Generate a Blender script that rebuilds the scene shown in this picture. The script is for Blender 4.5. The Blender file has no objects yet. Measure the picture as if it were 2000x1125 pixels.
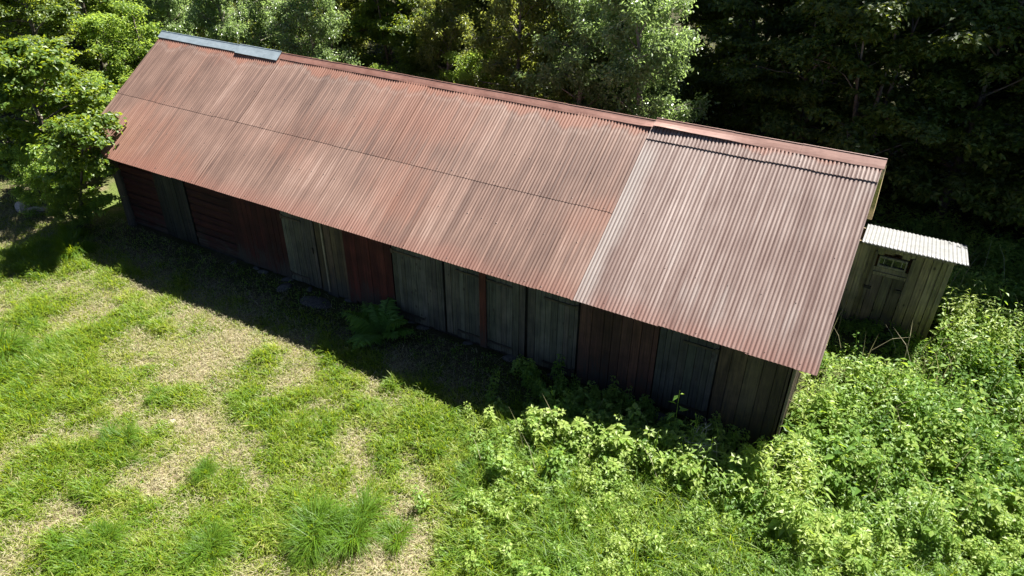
import bpy, math, random
import numpy as np
from mathutils import Vector, Matrix

# ------------------------------------------------------------------ camera, sky, sun, exposure
C = bpy.context.scene.collection
scn = bpy.context.scene
PITCH, YAW, ROLL = .563, -.516, .007
CAM = np.array([18.10, -9.98, 8.95])
FPX = 1400.07
F_ = np.array([math.sin(YAW)*math.cos(PITCH), math.cos(YAW)*math.cos(PITCH), -math.sin(PITCH)])
R_ = np.array([math.cos(YAW), -math.sin(YAW), 0.0]); U_ = np.cross(R_, F_)
R2 = R_*math.cos(ROLL)+U_*math.sin(ROLL); U2 = -R_*math.sin(ROLL)+U_*math.cos(ROLL)
cd = bpy.data.cameras.new('camera'); cam = bpy.data.objects.new('camera', cd); C.objects.link(cam)
cd.sensor_width = 36; cd.lens = 36*FPX/2000; cd.clip_end = 600; cd.clip_start = .1
cam.matrix_world = Matrix(((R2[0], U2[0], -F_[0], CAM[0]), (R2[1], U2[1], -F_[1], CAM[1]), (R2[2], U2[2], -F_[2], CAM[2]), (0, 0, 0, 1)))
scn.camera = cam

SUN = Vector((.181, .536, .824)).normalized()
w = bpy.data.worlds.new("World"); scn.world = w; w.use_nodes = True
nt = w.node_tree; bg = nt.nodes['Background']
sky = nt.nodes.new('ShaderNodeTexSky'); sky.sky_type = 'NISHITA'; sky.sun_disc = False
sky.air_density = .35; sky.dust_density = .15; sky.ozone_density = .6
sky.sun_elevation = math.asin(SUN.z); sky.sun_rotation = math.atan2(SUN.x, SUN.y)
nt.links.new(sky.outputs[0], bg.inputs[0]); bg.inputs[1].default_value = .05
sd = bpy.data.lights.new('sun', 'SUN'); sd.energy = 5.0; sd.angle = math.radians(.5); sd.color = (1, .965, .90)
so = bpy.data.objects.new('sun', sd); C.objects.link(so); so.location = (10, 20, 30)
so.rotation_euler = (-SUN).to_track_quat('-Z', 'Y').to_euler()
scn.view_settings.view_transform = 'Standard'; scn.view_settings.look = 'None'
scn.view_settings.gamma = 1; scn.view_settings.use_curve_mapping = False
scn.view_settings.exposure = 2.15
try:
    scn.cycles.max_bounces = 8; scn.cycles.transparent_max_bounces = 8
except Exception: pass

# ------------------------------------------------------------------ helpers
rng = np.random.default_rng(7); random.seed(7)

def tag(o, label=None, cat=None, group=None, kind=None):
    if label: o['label'] = label
    if cat: o['category'] = cat
    if group: o['group'] = group
    if kind: o['kind'] = kind
    return o

def empty(name, loc=(0, 0, 0), parent=None):
    o = bpy.data.objects.new(name, None); C.objects.link(o); o.location = loc; o.empty_display_size = .3
    if parent: o.parent = parent
    return o

def np_mesh(name, V, Q, tint=None, col=None, uv=None, mats=(), smooth=False, mat_idx=None):
    """V (n,3), Q (m,4) quads (a repeated last index makes a triangle)"""
    V = np.asarray(V, np.float32); Q = np.asarray(Q, np.int32)
    me = bpy.data.meshes.new(name)
    m = len(Q)
    tri = Q[:, 3] == Q[:, 2]
    tot = np.where(tri, 3, 4).astype(np.int32)
    start = np.concatenate([[0], np.cumsum(tot)[:-1]]).astype(np.int32)
    flat = Q.reshape(-1); keep = np.ones((m, 4), bool); keep[tri, 3] = False
    loops = flat[keep.reshape(-1)]
    me.vertices.add(len(V)); me.vertices.foreach_set('co', V.reshape(-1))
    me.loops.add(len(loops)); me.loops.foreach_set('vertex_index', loops.astype(np.int32))
    me.polygons.add(m); me.polygons.foreach_set('loop_start', start)
    try: me.polygons.foreach_set('loop_total', tot)
    except Exception: pass
    if mat_idx is not None: me.polygons.foreach_set('material_index', np.asarray(mat_idx, np.int32))
    me.polygons.foreach_set('use_smooth', np.full(m, bool(smooth)))
    me.update(calc_edges=True)
    if tint is not None:
        a = me.attributes.new('tint', 'FLOAT', 'FACE'); a.data.foreach_set('value', np.asarray(tint, np.float32))
    if col is not None:
        c4 = np.ones((m, 4), np.float32); c4[:, :3] = col
        a = me.attributes.new('bcol', 'FLOAT_COLOR', 'FACE'); a.data.foreach_set('color', c4.reshape(-1))
    if uv is not None:      # per vertex
        l = me.uv_layers.new(name='UVMap'); l.data.foreach_set('uv', np.asarray(uv, np.float32)[loops].reshape(-1))
    for k in mats: me.materials.append(k)
    me.validate()
    return me

def link(name, me, parent=None, loc=None):
    o = bpy.data.objects.new(name, me); C.objects.link(o)
    if parent: o.parent = parent
    if loc is not None: o.location = loc
    return o

class MB:
    """collects boxes, bars and tubes with a colour per face; build() links them as ONE mesh"""
    def __init__(s): s.V = []; s.Q = []; s.col = []; s.n = 0
    def add(s, V, Q, col):
        V = np.asarray(V, float); Q = np.asarray(Q, int)
        s.V.append(V); s.Q.append(Q+s.n); s.n += len(V)
        s.col.append(np.tile(np.asarray(col, float)[None], (len(Q), 1)) if np.ndim(col) == 1 else col)
        return s
    def box(s, lo, hi, col=(.3, .3, .3)):
        x0, y0, z0 = lo; x1, y1, z1 = hi
        V = [(x0, y0, z0), (x1, y0, z0), (x1, y1, z0), (x0, y1, z0), (x0, y0, z1), (x1, y0, z1), (x1, y1, z1), (x0, y1, z1)]
        return s.add(V, BOXQ, col)
    def hexa(s, V8, col): return s.add(V8, BOXQ, col)
    def tube(s, P, r, col=(.3, .3, .3), n=6):
        V, Q = tube(P, r, n); return s.add(V, Q, col)
    def build(s, name, mat, parent=None, smooth=False, loc=None):
        me = np_mesh(name, np.concatenate(s.V), np.concatenate(s.Q), col=np.concatenate(s.col), mats=[mat], smooth=smooth)
        return link(name, me, parent, loc)
BOXQ = [(0, 3, 2, 1), (4, 5, 6, 7), (0, 1, 5, 4), (1, 2, 6, 5), (2, 3, 7, 6), (3, 0, 4, 7)]

def tube(P, r, n=6):
    P = np.asarray(P, float); k = len(P); r = np.broadcast_to(np.asarray(r, float), (k,))
    T = np.gradient(P, axis=0); T /= np.linalg.norm(T, axis=1)[:, None]+1e-9
    ref = np.where(np.abs(T[:, 2:3]) > .9, [[1., 0, 0]], [[0, 0, 1.]])
    A = np.cross(T, ref); A /= np.linalg.norm(A, axis=1)[:, None]+1e-9; B = np.cross(T, A)
    a = np.linspace(0, 2*np.pi, n, endpoint=False)
    V = P[:, None]+r[:, None, None]*(np.cos(a)[None, :, None]*A[:, None]+np.sin(a)[None, :, None]*B[:, None])
    i = np.arange(k-1)[:, None]*n; j = np.arange(n)[None]; j2 = (j+1) % n
    Q = np.stack([i+j, i+j2, i+n+j2, i+n+j], -1).reshape(-1, 4)
    Vf = V.reshape(-1, 3); e = len(Vf); Vf = np.vstack([Vf, P[-1:]])
    cap = np.stack([(k-1)*n+np.arange(n), (k-1)*n+(np.arange(n)+1) % n, np.full(n, e), np.full(n, e)], -1)
    return Vf, np.vstack([Q, cap])

def hash2(ix, iy, seed):
    h = (ix.astype(np.int64)*374761393+iy.astype(np.int64)*668265263+seed*144665) & 0x7fffffff
    h = ((h ^ (h >> 13))*1274126177) & 0x7fffffff
    return ((h ^ (h >> 16)) & 0xffff)/65535.0
def vnoise(x, y, seed=0):
    x = np.asarray(x, float); y = np.asarray(y, float)
    ix = np.floor(x).astype(int); iy = np.floor(y).astype(int); fx = x-ix; fy = y-iy
    fx = fx*fx*(3-2*fx); fy = fy*fy*(3-2*fy)
    a = hash2(ix, iy, seed); b = hash2(ix+1, iy, seed); c = hash2(ix, iy+1, seed); d = hash2(ix+1, iy+1, seed)
    return (a*(1-fx)+b*fx)*(1-fy)+(c*(1-fx)+d*fx)*fy
def fbm(x, y, seed=0, o=4):
    s = 0; a = .5
    for k in range(o): s = s+a*vnoise(x*2**k, y*2**k, seed+k*17); a *= .5
    return s/(1-.5**o)
def sstep(a, b, x): t = np.clip((x-a)/(b-a), 0, 1); return t*t*(3-2*t)

def terrain(x, y):
    x = np.asarray(x, float); y = np.asarray(y, float)
    h = (fbm(x*.5, y*.5, 3)-.5)*.16
    h = h*sstep(0, .8, np.maximum(np.abs(y-2.7)-2.9, np.maximum(.4-x, x-19.9)))
    h = h+(fbm(x*.12, y*.12, 9)-.5)*1.2*sstep(8, 16, y)
    return h

# ------------------------------------------------------------------ node materials
def new_mat(name):
    m = bpy.data.materials.new(name); m.use_nodes = True
    t = m.node_tree; t.nodes.clear()
    out = t.nodes.new('ShaderNodeOutputMaterial')
    return m, t, out
class N:
    def __init__(s, t): s.t = t
    def n(s, typ, **kw):
        o = s.t.nodes.new(typ)
        for k, v in kw.items(): setattr(o, k, v)
        return o
    def l(s, a, b): s.t.links.new(a, b)
    def val(s, sock, v):
        if isinstance(v, bpy.types.NodeSocket): s.l(v, sock)
        else: sock.default_value = v
    def math(s, op, a, b=0.0, c=0.0, clamp=False):
        o = s.n('ShaderNodeMath', operation=op); o.use_clamp = clamp
        s.val(o.inputs[0], a); s.val(o.inputs[1], b); s.val(o.inputs[2], c); return o.outputs[0]
    def mix(s, f, a, b, blend='MIX'):
        o = s.n('ShaderNodeMix', data_type='RGBA', blend_type=blend); s.val(o.inputs[0], f)
        for i, v in ((6, a), (7, b)):
            if isinstance(v, bpy.types.NodeSocket): s.l(v, o.inputs[i])
            else: o.inputs[i].default_value = (*v, 1)
        return o.outputs[2]
    def noise(s, vec, scale=1.0, detail=3.0, rough=.55):
        o = s.n('ShaderNodeTexNoise'); s.l(vec, o.inputs['Vector']); o.inputs['Scale'].default_value = scale
        o.inputs['Detail'].default_value = detail; o.inputs['Roughness'].default_value = rough; return o.outputs[0]
    def scale(s, vec, sc, off=(0, 0, 0)):
        o = s.n('ShaderNodeMapping'); s.l(vec, o.inputs[0]); o.inputs['Scale'].default_value = sc; o.inputs['Location'].default_value = off
        return o.outputs[0]
    def ramp(s, f, stops):
        o = s.n('ShaderNodeValToRGB'); s.val(o.inputs[0], f); e = o.color_ramp.elements
        while len(e) < len(stops): e.new(.5)
        for k, (p, c) in enumerate(stops):
            e[k].position = p; e[k].color = (*c, 1) if len(c) == 3 else c
        return o.outputs[0]
    def range(s, v, a, b, c=0., d=1.):
        o = s.n('ShaderNodeMapRange'); o.interpolation_type = 'SMOOTHSTEP'; s.val(o.inputs[0], v)
        for i, k in enumerate((a, b, c, d)): o.inputs[1+i].default_value = k
        return o.outputs[0]

def mat_rust(name, newer):
    m, t, out = new_mat(name); g = N(t)
    uv = g.n('ShaderNodeUVMap'); uv.uv_map = 'UVMap'; v = uv.outputs[0]
    sp = g.n('ShaderNodeSeparateXYZ'); g.l(v, sp.inputs[0]); u, s = sp.outputs[0], sp.outputs[1]
    oi = g.n('ShaderNodeObjectInfo')
    streak = g.noise(g.scale(v, (9, .55, 1)), 1, 4, .6)
    fine = g.noise(g.scale(v, (46, .9, 1)), 1, 3, .6)
    blot = g.noise(g.scale(v, (.75, .8, 1), (3, 1, 0)), 1, 4, .6)
    grain = g.noise(g.scale(v, (60, 40, 1)), 1, 2, .6)
    big = g.noise(g.scale(v, (.28, .35, 1), (9, 4, 0)), 1, 3, .5)
    a = g.math('ADD', g.math('MULTIPLY', streak, .34), g.math('MULTIPLY', blot, .27))
    a = g.math('ADD', a, g.math('MULTIPLY', fine, .26)); a = g.math('ADD', a, g.math('MULTIPLY', g.math('SUBTRACT', g.noise(g.scale(v, (17, .45, 1), (7, 3, 0)), 1, 2, .5), .45), .34)); a = g.math('ADD', a, g.math('MULTIPLY', grain, .06))
    a = g.math('ADD', a, g.math('MULTIPLY', g.math('SUBTRACT', oi.outputs['Random'], .5), .10))
    stk2 = g.range(g.noise(g.scale(v, (15, .32, 1), (4, 9, 0)), 1, 3, .65), .57, .66)
    pit = g.range(g.noise(g.scale(v, (26, 7, 1)), 1, 4, .7), .60, .70)
    if newer:
        c = g.ramp(a, [(.34, (.085, .050, .041)), (.44, (.140, .092, .077)), (.53, (.190, .138, .119)), (.66, (.28, .220, .195))])
    else:
        c = g.ramp(a, [(.34, (.070, .039, .029)), (.44, (.120, .071, .053)), (.53, (.168, .102, .077)), (.66, (.250, .170, .136))])
        # patches where the reddish iron oxide shows through
        c = g.mix(g.math('MULTIPLY', g.range(g.math('ADD', big, g.math('MULTIPLY', streak, .35)), .64, .88), .45), c, (.19, .075, .045))
        c = g.mix(g.math('MULTIPLY', g.range(g.noise(g.scale(v, (.6, .5, 1), (1, 7, 0)), 1, 3), .56, .72), .22), c, (.115, .066, .058))
    c = g.mix(g.math('MULTIPLY', stk2, .36), c, (.060, .032, .026))
    c = g.mix(g.math('MULTIPLY', pit, .35), c, (.07, .035, .028))
    # orange rust running down from under the ridge cap
    edge = g.math('ADD', g.math('MULTIPLY', g.noise(g.scale(v, (1.1, .2, 1), (5, 0, 0)), 1, 3, .6), .85), g.math('MULTIPLY', g.noise(g.scale(v, (11, .3, 1)), 1, 2), .22))
    lim = g.math('MULTIPLY', g.math('SUBTRACT', edge, .26), 1.25 if not newer else .75)
    f = g.range(g.math('SUBTRACT', lim, s), -.05, .07)
    c = g.mix(g.math('MULTIPLY', f, .48), c, (.22, .080, .046))
    # bleached crust line around that rust
    h = g.math('SUBTRACT', 1.0, g.math('ABSOLUTE', g.math('DIVIDE', g.math('ADD', g.math('SUBTRACT', lim, s), .09), .07)), clamp=True)
    c = g.mix(g.math('MULTIPLY', h, .12), c, (.36, .28, .24))
    # redder band along the eave
    e = g.range(g.math('ADD', s, g.math('MULTIPLY', g.math('SUBTRACT', blot, .5), .9)), 3.45, 3.95)
    c = g.mix(g.math('MULTIPLY', e, .45), c, (.17, .066, .046))
    if newer:
        # bare zinc beside the first sheet, and blotches of it elsewhere
        z = g.math('MULTIPLY', g.range(g.math('SUBTRACT', u, g.math('MULTIPLY', blot, .5)), 14.15, 13.85), g.range(s, .25, .9))
        z2 = g.range(g.noise(g.scale(v, (2.2, .5, 1), (2, 2, 0)), 1, 3), .60, .72)
        c = g.mix(g.math('MULTIPLY', g.math('MAXIMUM', z, g.math('MULTIPLY', z2, .6)), .55), c, (.27, .245, .225))
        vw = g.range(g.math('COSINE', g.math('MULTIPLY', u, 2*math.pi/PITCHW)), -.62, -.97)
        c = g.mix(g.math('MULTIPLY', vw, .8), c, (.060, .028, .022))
    else:
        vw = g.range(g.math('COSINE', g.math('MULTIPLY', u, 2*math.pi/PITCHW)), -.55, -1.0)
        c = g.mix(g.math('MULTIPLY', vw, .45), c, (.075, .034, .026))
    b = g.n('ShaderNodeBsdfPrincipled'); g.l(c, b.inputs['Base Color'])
    b.inputs['Roughness'].default_value = .62 if not newer else .55
    b.inputs['Metallic'].default_value = .0
    b.inputs['Specular IOR Level'].default_value = .35
    bp = g.n('ShaderNodeBump'); bp.inputs['Strength'].default_value = .12; bp.inputs['Distance'].default_value = .01
    g.l(grain, bp.inputs['Height']); g.l(bp.outputs[0], b.inputs['Normal'])
    g.l(b.outputs[0], out.inputs[0]); return m

def mat_metal(name, c1, c2, rough=.45, metallic=.4, sc=6):
    m, t, out = new_mat(name); g = N(t)
    tc = g.n('ShaderNodeTexCoord'); v = tc.outputs['Object']
    n1 = g.noise(v, sc, 4, .65); n2 = g.noise(g.scale(v, (1, 4, 4)), 9, 3)
    c = g.ramp(g.math('ADD', g.math('MULTIPLY', n1, .6), g.math('MULTIPLY', n2, .4)), [(.36, c1), (.64, c2)])
    b = g.n('ShaderNodeBsdfPrincipled'); g.l(c, b.inputs['Base Color']); b.inputs['Roughness'].default_value = rough; b.inputs['Metallic'].default_value = metallic
    g.l(b.outputs[0], out.inputs[0]); return m

def mat_wood(name, wear=None, wear_h=.5, knots=0., vertical=True, rough=.85):
    m, t, out = new_mat(name); g = N(t)
    at = g.n('ShaderNodeAttribute', attribute_name='bcol')
    tc = g.n('ShaderNodeTexCoord'); v = tc.outputs['Object']
    gs = (34, 34, 1.6) if vertical else (1.6, 34, 34)
    gr = g.noise(g.scale(v, gs), 1, 4, .6)
    bl = g.noise(v, 2.2, 4, .6)
    c = g.mix(1.0, at.outputs['Color'], g.ramp(gr, [(.3, (.55, .55, .55)), (.5, (1, 1, 1)), (.7, (1.35, 1.33, 1.3))]), 'MULTIPLY')
    c = g.mix(1.0, c, g.ramp(bl, [(.35, (.68, .70, .70)), (.65, (1.2, 1.18, 1.15))]), 'MULTIPLY')
    if wear:
        sp = g.n('ShaderNodeSeparateXYZ'); g.l(v, sp.inputs[0])
        hh = g.math('ADD', sp.outputs[2], g.math('MULTIPLY', g.math('SUBTRACT', gr, .5), 1.6))
        hh = g.math('ADD', hh, g.math('MULTIPLY', g.math('SUBTRACT', bl, .5), 1.4))
        f = g.range(hh, wear_h+.35, wear_h-.35)
        c = g.mix(g.math('MULTIPLY', f, .8), c, wear)
    if knots:
        vo = g.n('ShaderNodeTexVoronoi'); g.l(g.scale(v, (5.5, 1, 3.2)), vo.inputs['Vector']); vo.inputs['Scale'].default_value = 1.0
        k = g.range(vo.outputs['Distance'], .16, .09)
        c = g.mix(g.math('MULTIPLY', k, knots), c, (.03, .022, .016))
    b = g.n('ShaderNodeBsdfPrincipled'); g.l(c, b.inputs['Base Color']); b.inputs['Roughness'].default_value = rough; b.inputs['Specular IOR Level'].default_value = .2
    bp = g.n('ShaderNodeBump'); bp.inputs['Strength'].default_value = .4; bp.inputs['Distance'].default_value = .01
    g.l(gr, bp.inputs['Height']); g.l(bp.outputs[0], b.inputs['Normal'])
    g.l(b.outputs[0], out.inputs[0]); return m

def mat_leaf(name, stops, trans, tf=.35, rough=.42, spec=.5, objvar=.12):
    """stops: colour ramp over the leaf's own tint; trans: colour of the light coming through"""
    m, t, out = new_mat(name); g = N(t)
    at = g.n('ShaderNodeAttribute', attribute_name='tint'); oi = g.n('ShaderNodeObjectInfo')
    f = g.math('ADD', at.outputs['Fac'], g.math('MULTIPLY', g.math('SUBTRACT', oi.outputs['Random'], .5), objvar), clamp=True)
    c = g.ramp(f, stops)
    b = g.n('ShaderNodeBsdfPrincipled'); g.l(c, b.inputs['Base Color']); b.inputs['Roughness'].default_value = rough; b.inputs['Specular IOR Level'].default_value = spec
    tr = g.n('ShaderNodeBsdfTranslucent'); g.l(g.mix(.65, c, trans), tr.inputs[0])
    mx = g.n('ShaderNodeMixShader'); mx.inputs[0].default_value = tf
    g.l(b.outputs[0], mx.inputs[1]); g.l(tr.outputs[0], mx.inputs[2]); g.l(mx.outputs[0], out.inputs[0]); return m

def mat_plain(name, c1, c2, sc=5, rough=.9, bump=.3):
    m, t, out = new_mat(name); g = N(t)
    tc = g.n('ShaderNodeTexCoord'); n1 = g.noise(tc.outputs['Object'], sc, 5, .65)
    b = g.n('ShaderNodeBsdfPrincipled'); g.l(g.ramp(n1, [(.35, c1), (.65, c2)]), b.inputs['Base Color']); b.inputs['Roughness'].default_value = rough
    b.inputs['Specular IOR Level'].default_value = .2
    bp = g.n('ShaderNodeBump'); bp.inputs['Strength'].default_value = bump; bp.inputs['Distance'].default_value = .02
    g.l(n1, bp.inputs['Height']); g.l(bp.outputs[0], b.inputs['Normal'])
    g.l(b.outputs[0], out.inputs[0]); return m

def mat_ground():
    m, t, out = new_mat('ground_soil'); g = N(t)
    tc = g.n('ShaderNodeTexCoord'); v = tc.outputs['Object']
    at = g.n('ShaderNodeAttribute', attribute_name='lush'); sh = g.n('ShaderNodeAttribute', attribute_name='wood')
    n1 = g.noise(v, 3, 6, .7); n2 = g.noise(v, 22, 4, .7); n3 = g.noise(g.scale(v, (40, 14, 1)), 1, 3, .6)
    dry = g.ramp(g.math('ADD', g.math('MULTIPLY', n2, .5), g.math('MULTIPLY', n3, .5)), [(.32, (.05, .036, .02)), (.48, (.13, .105, .06)), (.62, (.23, .195, .12))])
    gr = g.ramp(n2, [(.35, (.035, .05, .012)), (.6, (.10, .13, .03))])
    f = g.range(g.math('ADD', at.outputs['Fac'], g.math('MULTIPLY', g.math('SUBTRACT', n1, .5), .5)), .35, .7)
    c = g.mix(f, dry, gr)
    c = g.mix(sh.outputs['Fac'], c, g.ramp(n2, [(.35, (.018, .016, .009)), (.65, (.05, .05, .02))]))  # dark soil for the woodland floor and for shade painted along the barn
    b = g.n('ShaderNodeBsdfPrincipled'); g.l(c, b.inputs['Base Color']); b.inputs['Roughness'].default_value = .95; b.inputs['Specular IOR Level'].default_value = .1
    bp = g.n('ShaderNodeBump'); bp.inputs['Strength'].default_value = .6; bp.inputs['Distance'].default_value = .03
    g.l(n2, bp.inputs['Height']); g.l(bp.outputs[0], b.inputs['Normal'])
    g.l(b.outputs[0], out.inputs[0]); return m

PITCHW = 17.94/270
M_rust = mat_rust('rusty_corrugated_iron', False); M_rust2 = mat_rust('weathered_corrugated_iron', True)
M_nail = mat_metal('nail_iron', (.05, .035, .03), (.14, .10, .08), .5, .5)
M_cap = mat_metal('rusty_ridge_iron', (.14, .058, .040), (.225, .112, .084), .6, .0, 3)
M_zinc = mat_metal('galvanised_ridge', (.22, .265, .285), (.33, .385, .41), .4, .35, 4)
M_shedroof = mat_metal('pale_corrugated_iron', (.125, .125, .12), (.185, .185, .178), .5, .15, 5)
M_iron = mat_metal('dark_strap_iron', (.02, .018, .016), (.06, .045, .035), .6, .5)
M_red = mat_wood('red_painted_planks', (.040, .035, .028), .42)
M_redlog = mat_wood('red_painted_logs', (.045, .038, .028), .25, vertical=False)
M_grey = mat_wood('grey_weathered_planks', None, knots=.75)
M_brown = mat_wood('brown_weathered_planks', (.036, .036, .032), .35, knots=.3)
M_pale = mat_wood('pale_weathered_planks', (.10, .09, .07), .1, knots=.8)
M_deck = mat_wood('roof_deck_boards')
M_stone = mat_plain('grey_field_stone', (.045, .041, .035), (.105, .098, .085), 6)
M_pstone = mat_plain('pale_pink_stone', (.26, .21, .18), (.42, .36, .32), 6)
M_bark = mat_plain('tree_bark', (.05, .04, .03), (.13, .11, .085), 9, bump=.6)
M_palebark = mat_plain('pale_bark', (.10, .085, .07), (.28, .25, .22), 7, bump=.5)
M_twig = mat_plain('bleached_twig', (.28, .24, .19), (.46, .41, .34), 9)
M_glass = mat_metal('dark_window_glass', (.008, .009, .010), (.014, .015, .016), .08, 0)
M_straw = mat_leaf('straw_mulch', [(0, (.11, .092, .042)), (.5, (.25, .225, .12)), (1, (.38, .35, .22))], (.32, .30, .12), .25, .6, .3, 0)
M_grass = mat_leaf('meadow_grass', [(0, (.36, .335, .13)), (.22, (.23, .26, .055)), (.5, (.15, .215, .020)), (.8, (.095, .175, .011)), (1, (.062, .135, .011))], (.44, .52, .01), .48, .5, .3, 0)
M_broad = mat_leaf('broad_leaf', [(0, (.04, .075, .013)), (.6, (.08, .13, .02)), (1, (.14, .18, .03))], (.44, .52, .03), .46, .46, .4)
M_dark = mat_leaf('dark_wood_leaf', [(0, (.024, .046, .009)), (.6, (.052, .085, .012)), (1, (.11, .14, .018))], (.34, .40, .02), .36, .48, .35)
M_silver = mat_leaf('silvery_leaf', [(0, (.075, .125, .04)), (.6, (.14, .20, .08)), (1, (.24, .30, .16))], (.40, .56, .14), .48, .36, .8)
M_olive = mat_leaf('olive_leaf', [(0, (.055, .08, .02)), (.6, (.10, .135, .034)), (1, (.18, .205, .06))], (.46, .50, .07), .48, .42, .5)
M_bright = mat_leaf('bright_leaf', [(0, (.085, .145, .025)), (.6, (.14, .23, .04)), (1, (.24, .30, .055))], (.52, .68, .08), .50, .48, .35)
M_maple = mat_leaf('maple_leaf', [(0, (.032, .072, .010)), (.6, (.068, .125, .014)), (1, (.15, .19, .026))], (.44, .54, .025), .42, .46, .38)
M_nettle = mat_leaf('nettle_leaf', [(0, (.05, .115, .02)), (.5, (.115, .21, .032)), (1, (.24, .31, .07))], (.42, .58, .04), .44, .5, .4)
M_bramble = mat_leaf('raspberry_leaf', [(0, (.065, .14, .022)), (.5, (.13, .22, .035)), (1, (.24, .31, .07))], (.44, .58, .04), .44, .5, .34)
M_fern = mat_leaf('fern_leaf', [(0, (.05, .12, .015)), (1, (.11, .21, .03))], (.30, .44, .04), .36, .5, .3)

# ------------------------------------------------------------------ ground
DRY = [(6.7, -3.1, .8), (9.9, -4.7, .9), (8.0, -4.8, .55), (12.6, -5.5, .6), (8.3, -7.6, .9), (6.9, -2.5, .7), (9.3, -3.1, .6), (9.0, -6.2, .7), (11.3, -3.4, .6), (12.8, -4.9, .5), (2.8, -3.4, .6), (5.2, -2.6, .8), (10.6, -5.2, .5), (7.4, -3.6, .6), (13.1, -5.6, .5)]
LUSH = [(10.3, -3.9, .9), (2.2, -3.7, .6), (5.8, -5.6, .8), (7.7, -5.5, .4), (9.2, -7.2, .6), (10.9, -6.3, .6), (13.0, -3.3, .7), (7.6, -4.3, .45), (-.4, -2.6, 1.0), (11.7, -5.1, .4), (14.6, -3.8, 1.2), (16.7, -2.9, 1.6), (4.4, -4.6, .8), (18.5, -2.5, 1.5), (15.5, -5.0, 1.4), (21, -1, 2), (1.2, -2.2, .6)]
def lush(x, y):
    L = .60+(fbm(x*1.1, y*1.1, 21, 4)-.5)*1.1+(fbm(x*3.1, y*3.1, 22, 3)-.5)*.7
    for a, b, r in DRY: L = L-.17*np.exp(-((x-a)**2+(y-b)**2)/(r*r))
    for a, b, r in LUSH: L = L+.36*np.exp(-((x-a)**2+(y-b)**2)/(r*r))
    L = L+.7*sstep(13.2, 14.6, x+(y+4)*.35)
    return np.clip(L, 0, 1)

gx = np.concatenate([np.linspace(-140, -14, 22), np.arange(-13, -6, .8), np.arange(-6, 24, .16), np.arange(24, 34, .8), np.linspace(35, 140, 20)])
gy = np.concatenate([np.linspace(-140, -12, 16), np.arange(-11, 9, .16), np.arange(9, 34, .7), np.linspace(36, 160, 18)])
GX, GY = np.meshgrid(gx, gy, indexing='ij'); GZ = terrain(GX, GY)
nx, ny = GX.shape; ii, jj = np.meshgrid(np.arange(nx-1), np.arange(ny-1), indexing='ij'); base = ii*ny+jj
Q = np.stack([base, base+ny, base+ny+1, base+1], -1).reshape(-1, 4)
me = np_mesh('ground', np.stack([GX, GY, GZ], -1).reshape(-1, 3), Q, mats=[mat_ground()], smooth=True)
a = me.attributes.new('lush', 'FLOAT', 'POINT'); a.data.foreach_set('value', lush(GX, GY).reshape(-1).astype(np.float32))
wood_and_shade = np.maximum(sstep(6.2, 8.5, GY), sstep(-1, -4, GX)*sstep(-2.5, 1, GY)); wood_and_shade = np.maximum(wood_and_shade, .75*sstep(-1.7, -.6, GY)*sstep(-1, 1, GX))  # woodland floor, then a strip before the barn darkened to deepen its shadow
a = me.attributes.new('wood', 'FLOAT', 'POINT'); a.data.foreach_set('value', wood_and_shade.reshape(-1).astype(np.float32))
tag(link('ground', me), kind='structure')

# ------------------------------------------------------------------ barn
XL, XR = 0.0, 17.94; YR, HR = 2.767, 4.391; WX0, WX1 = .59, 17.60; WY1 = 5.534
SLOPE = .6668; ct = 1/math.hypot(1, SLOPE); st = SLOPE*ct; SLEN = 3.96
barn = empty('barn', (9, 0, 0))
tag(barn, 'long low red and grey plank barn under a rusty corrugated iron roof', 'barn')
barn_off = Vector((-9, 0, 0))
barn_root = barn
def bpart(o, parent=None):
    """attach a part built in world coordinates"""
    o.parent = parent or barn_root
    if parent is None: o.location = barn_off
    return o

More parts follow.
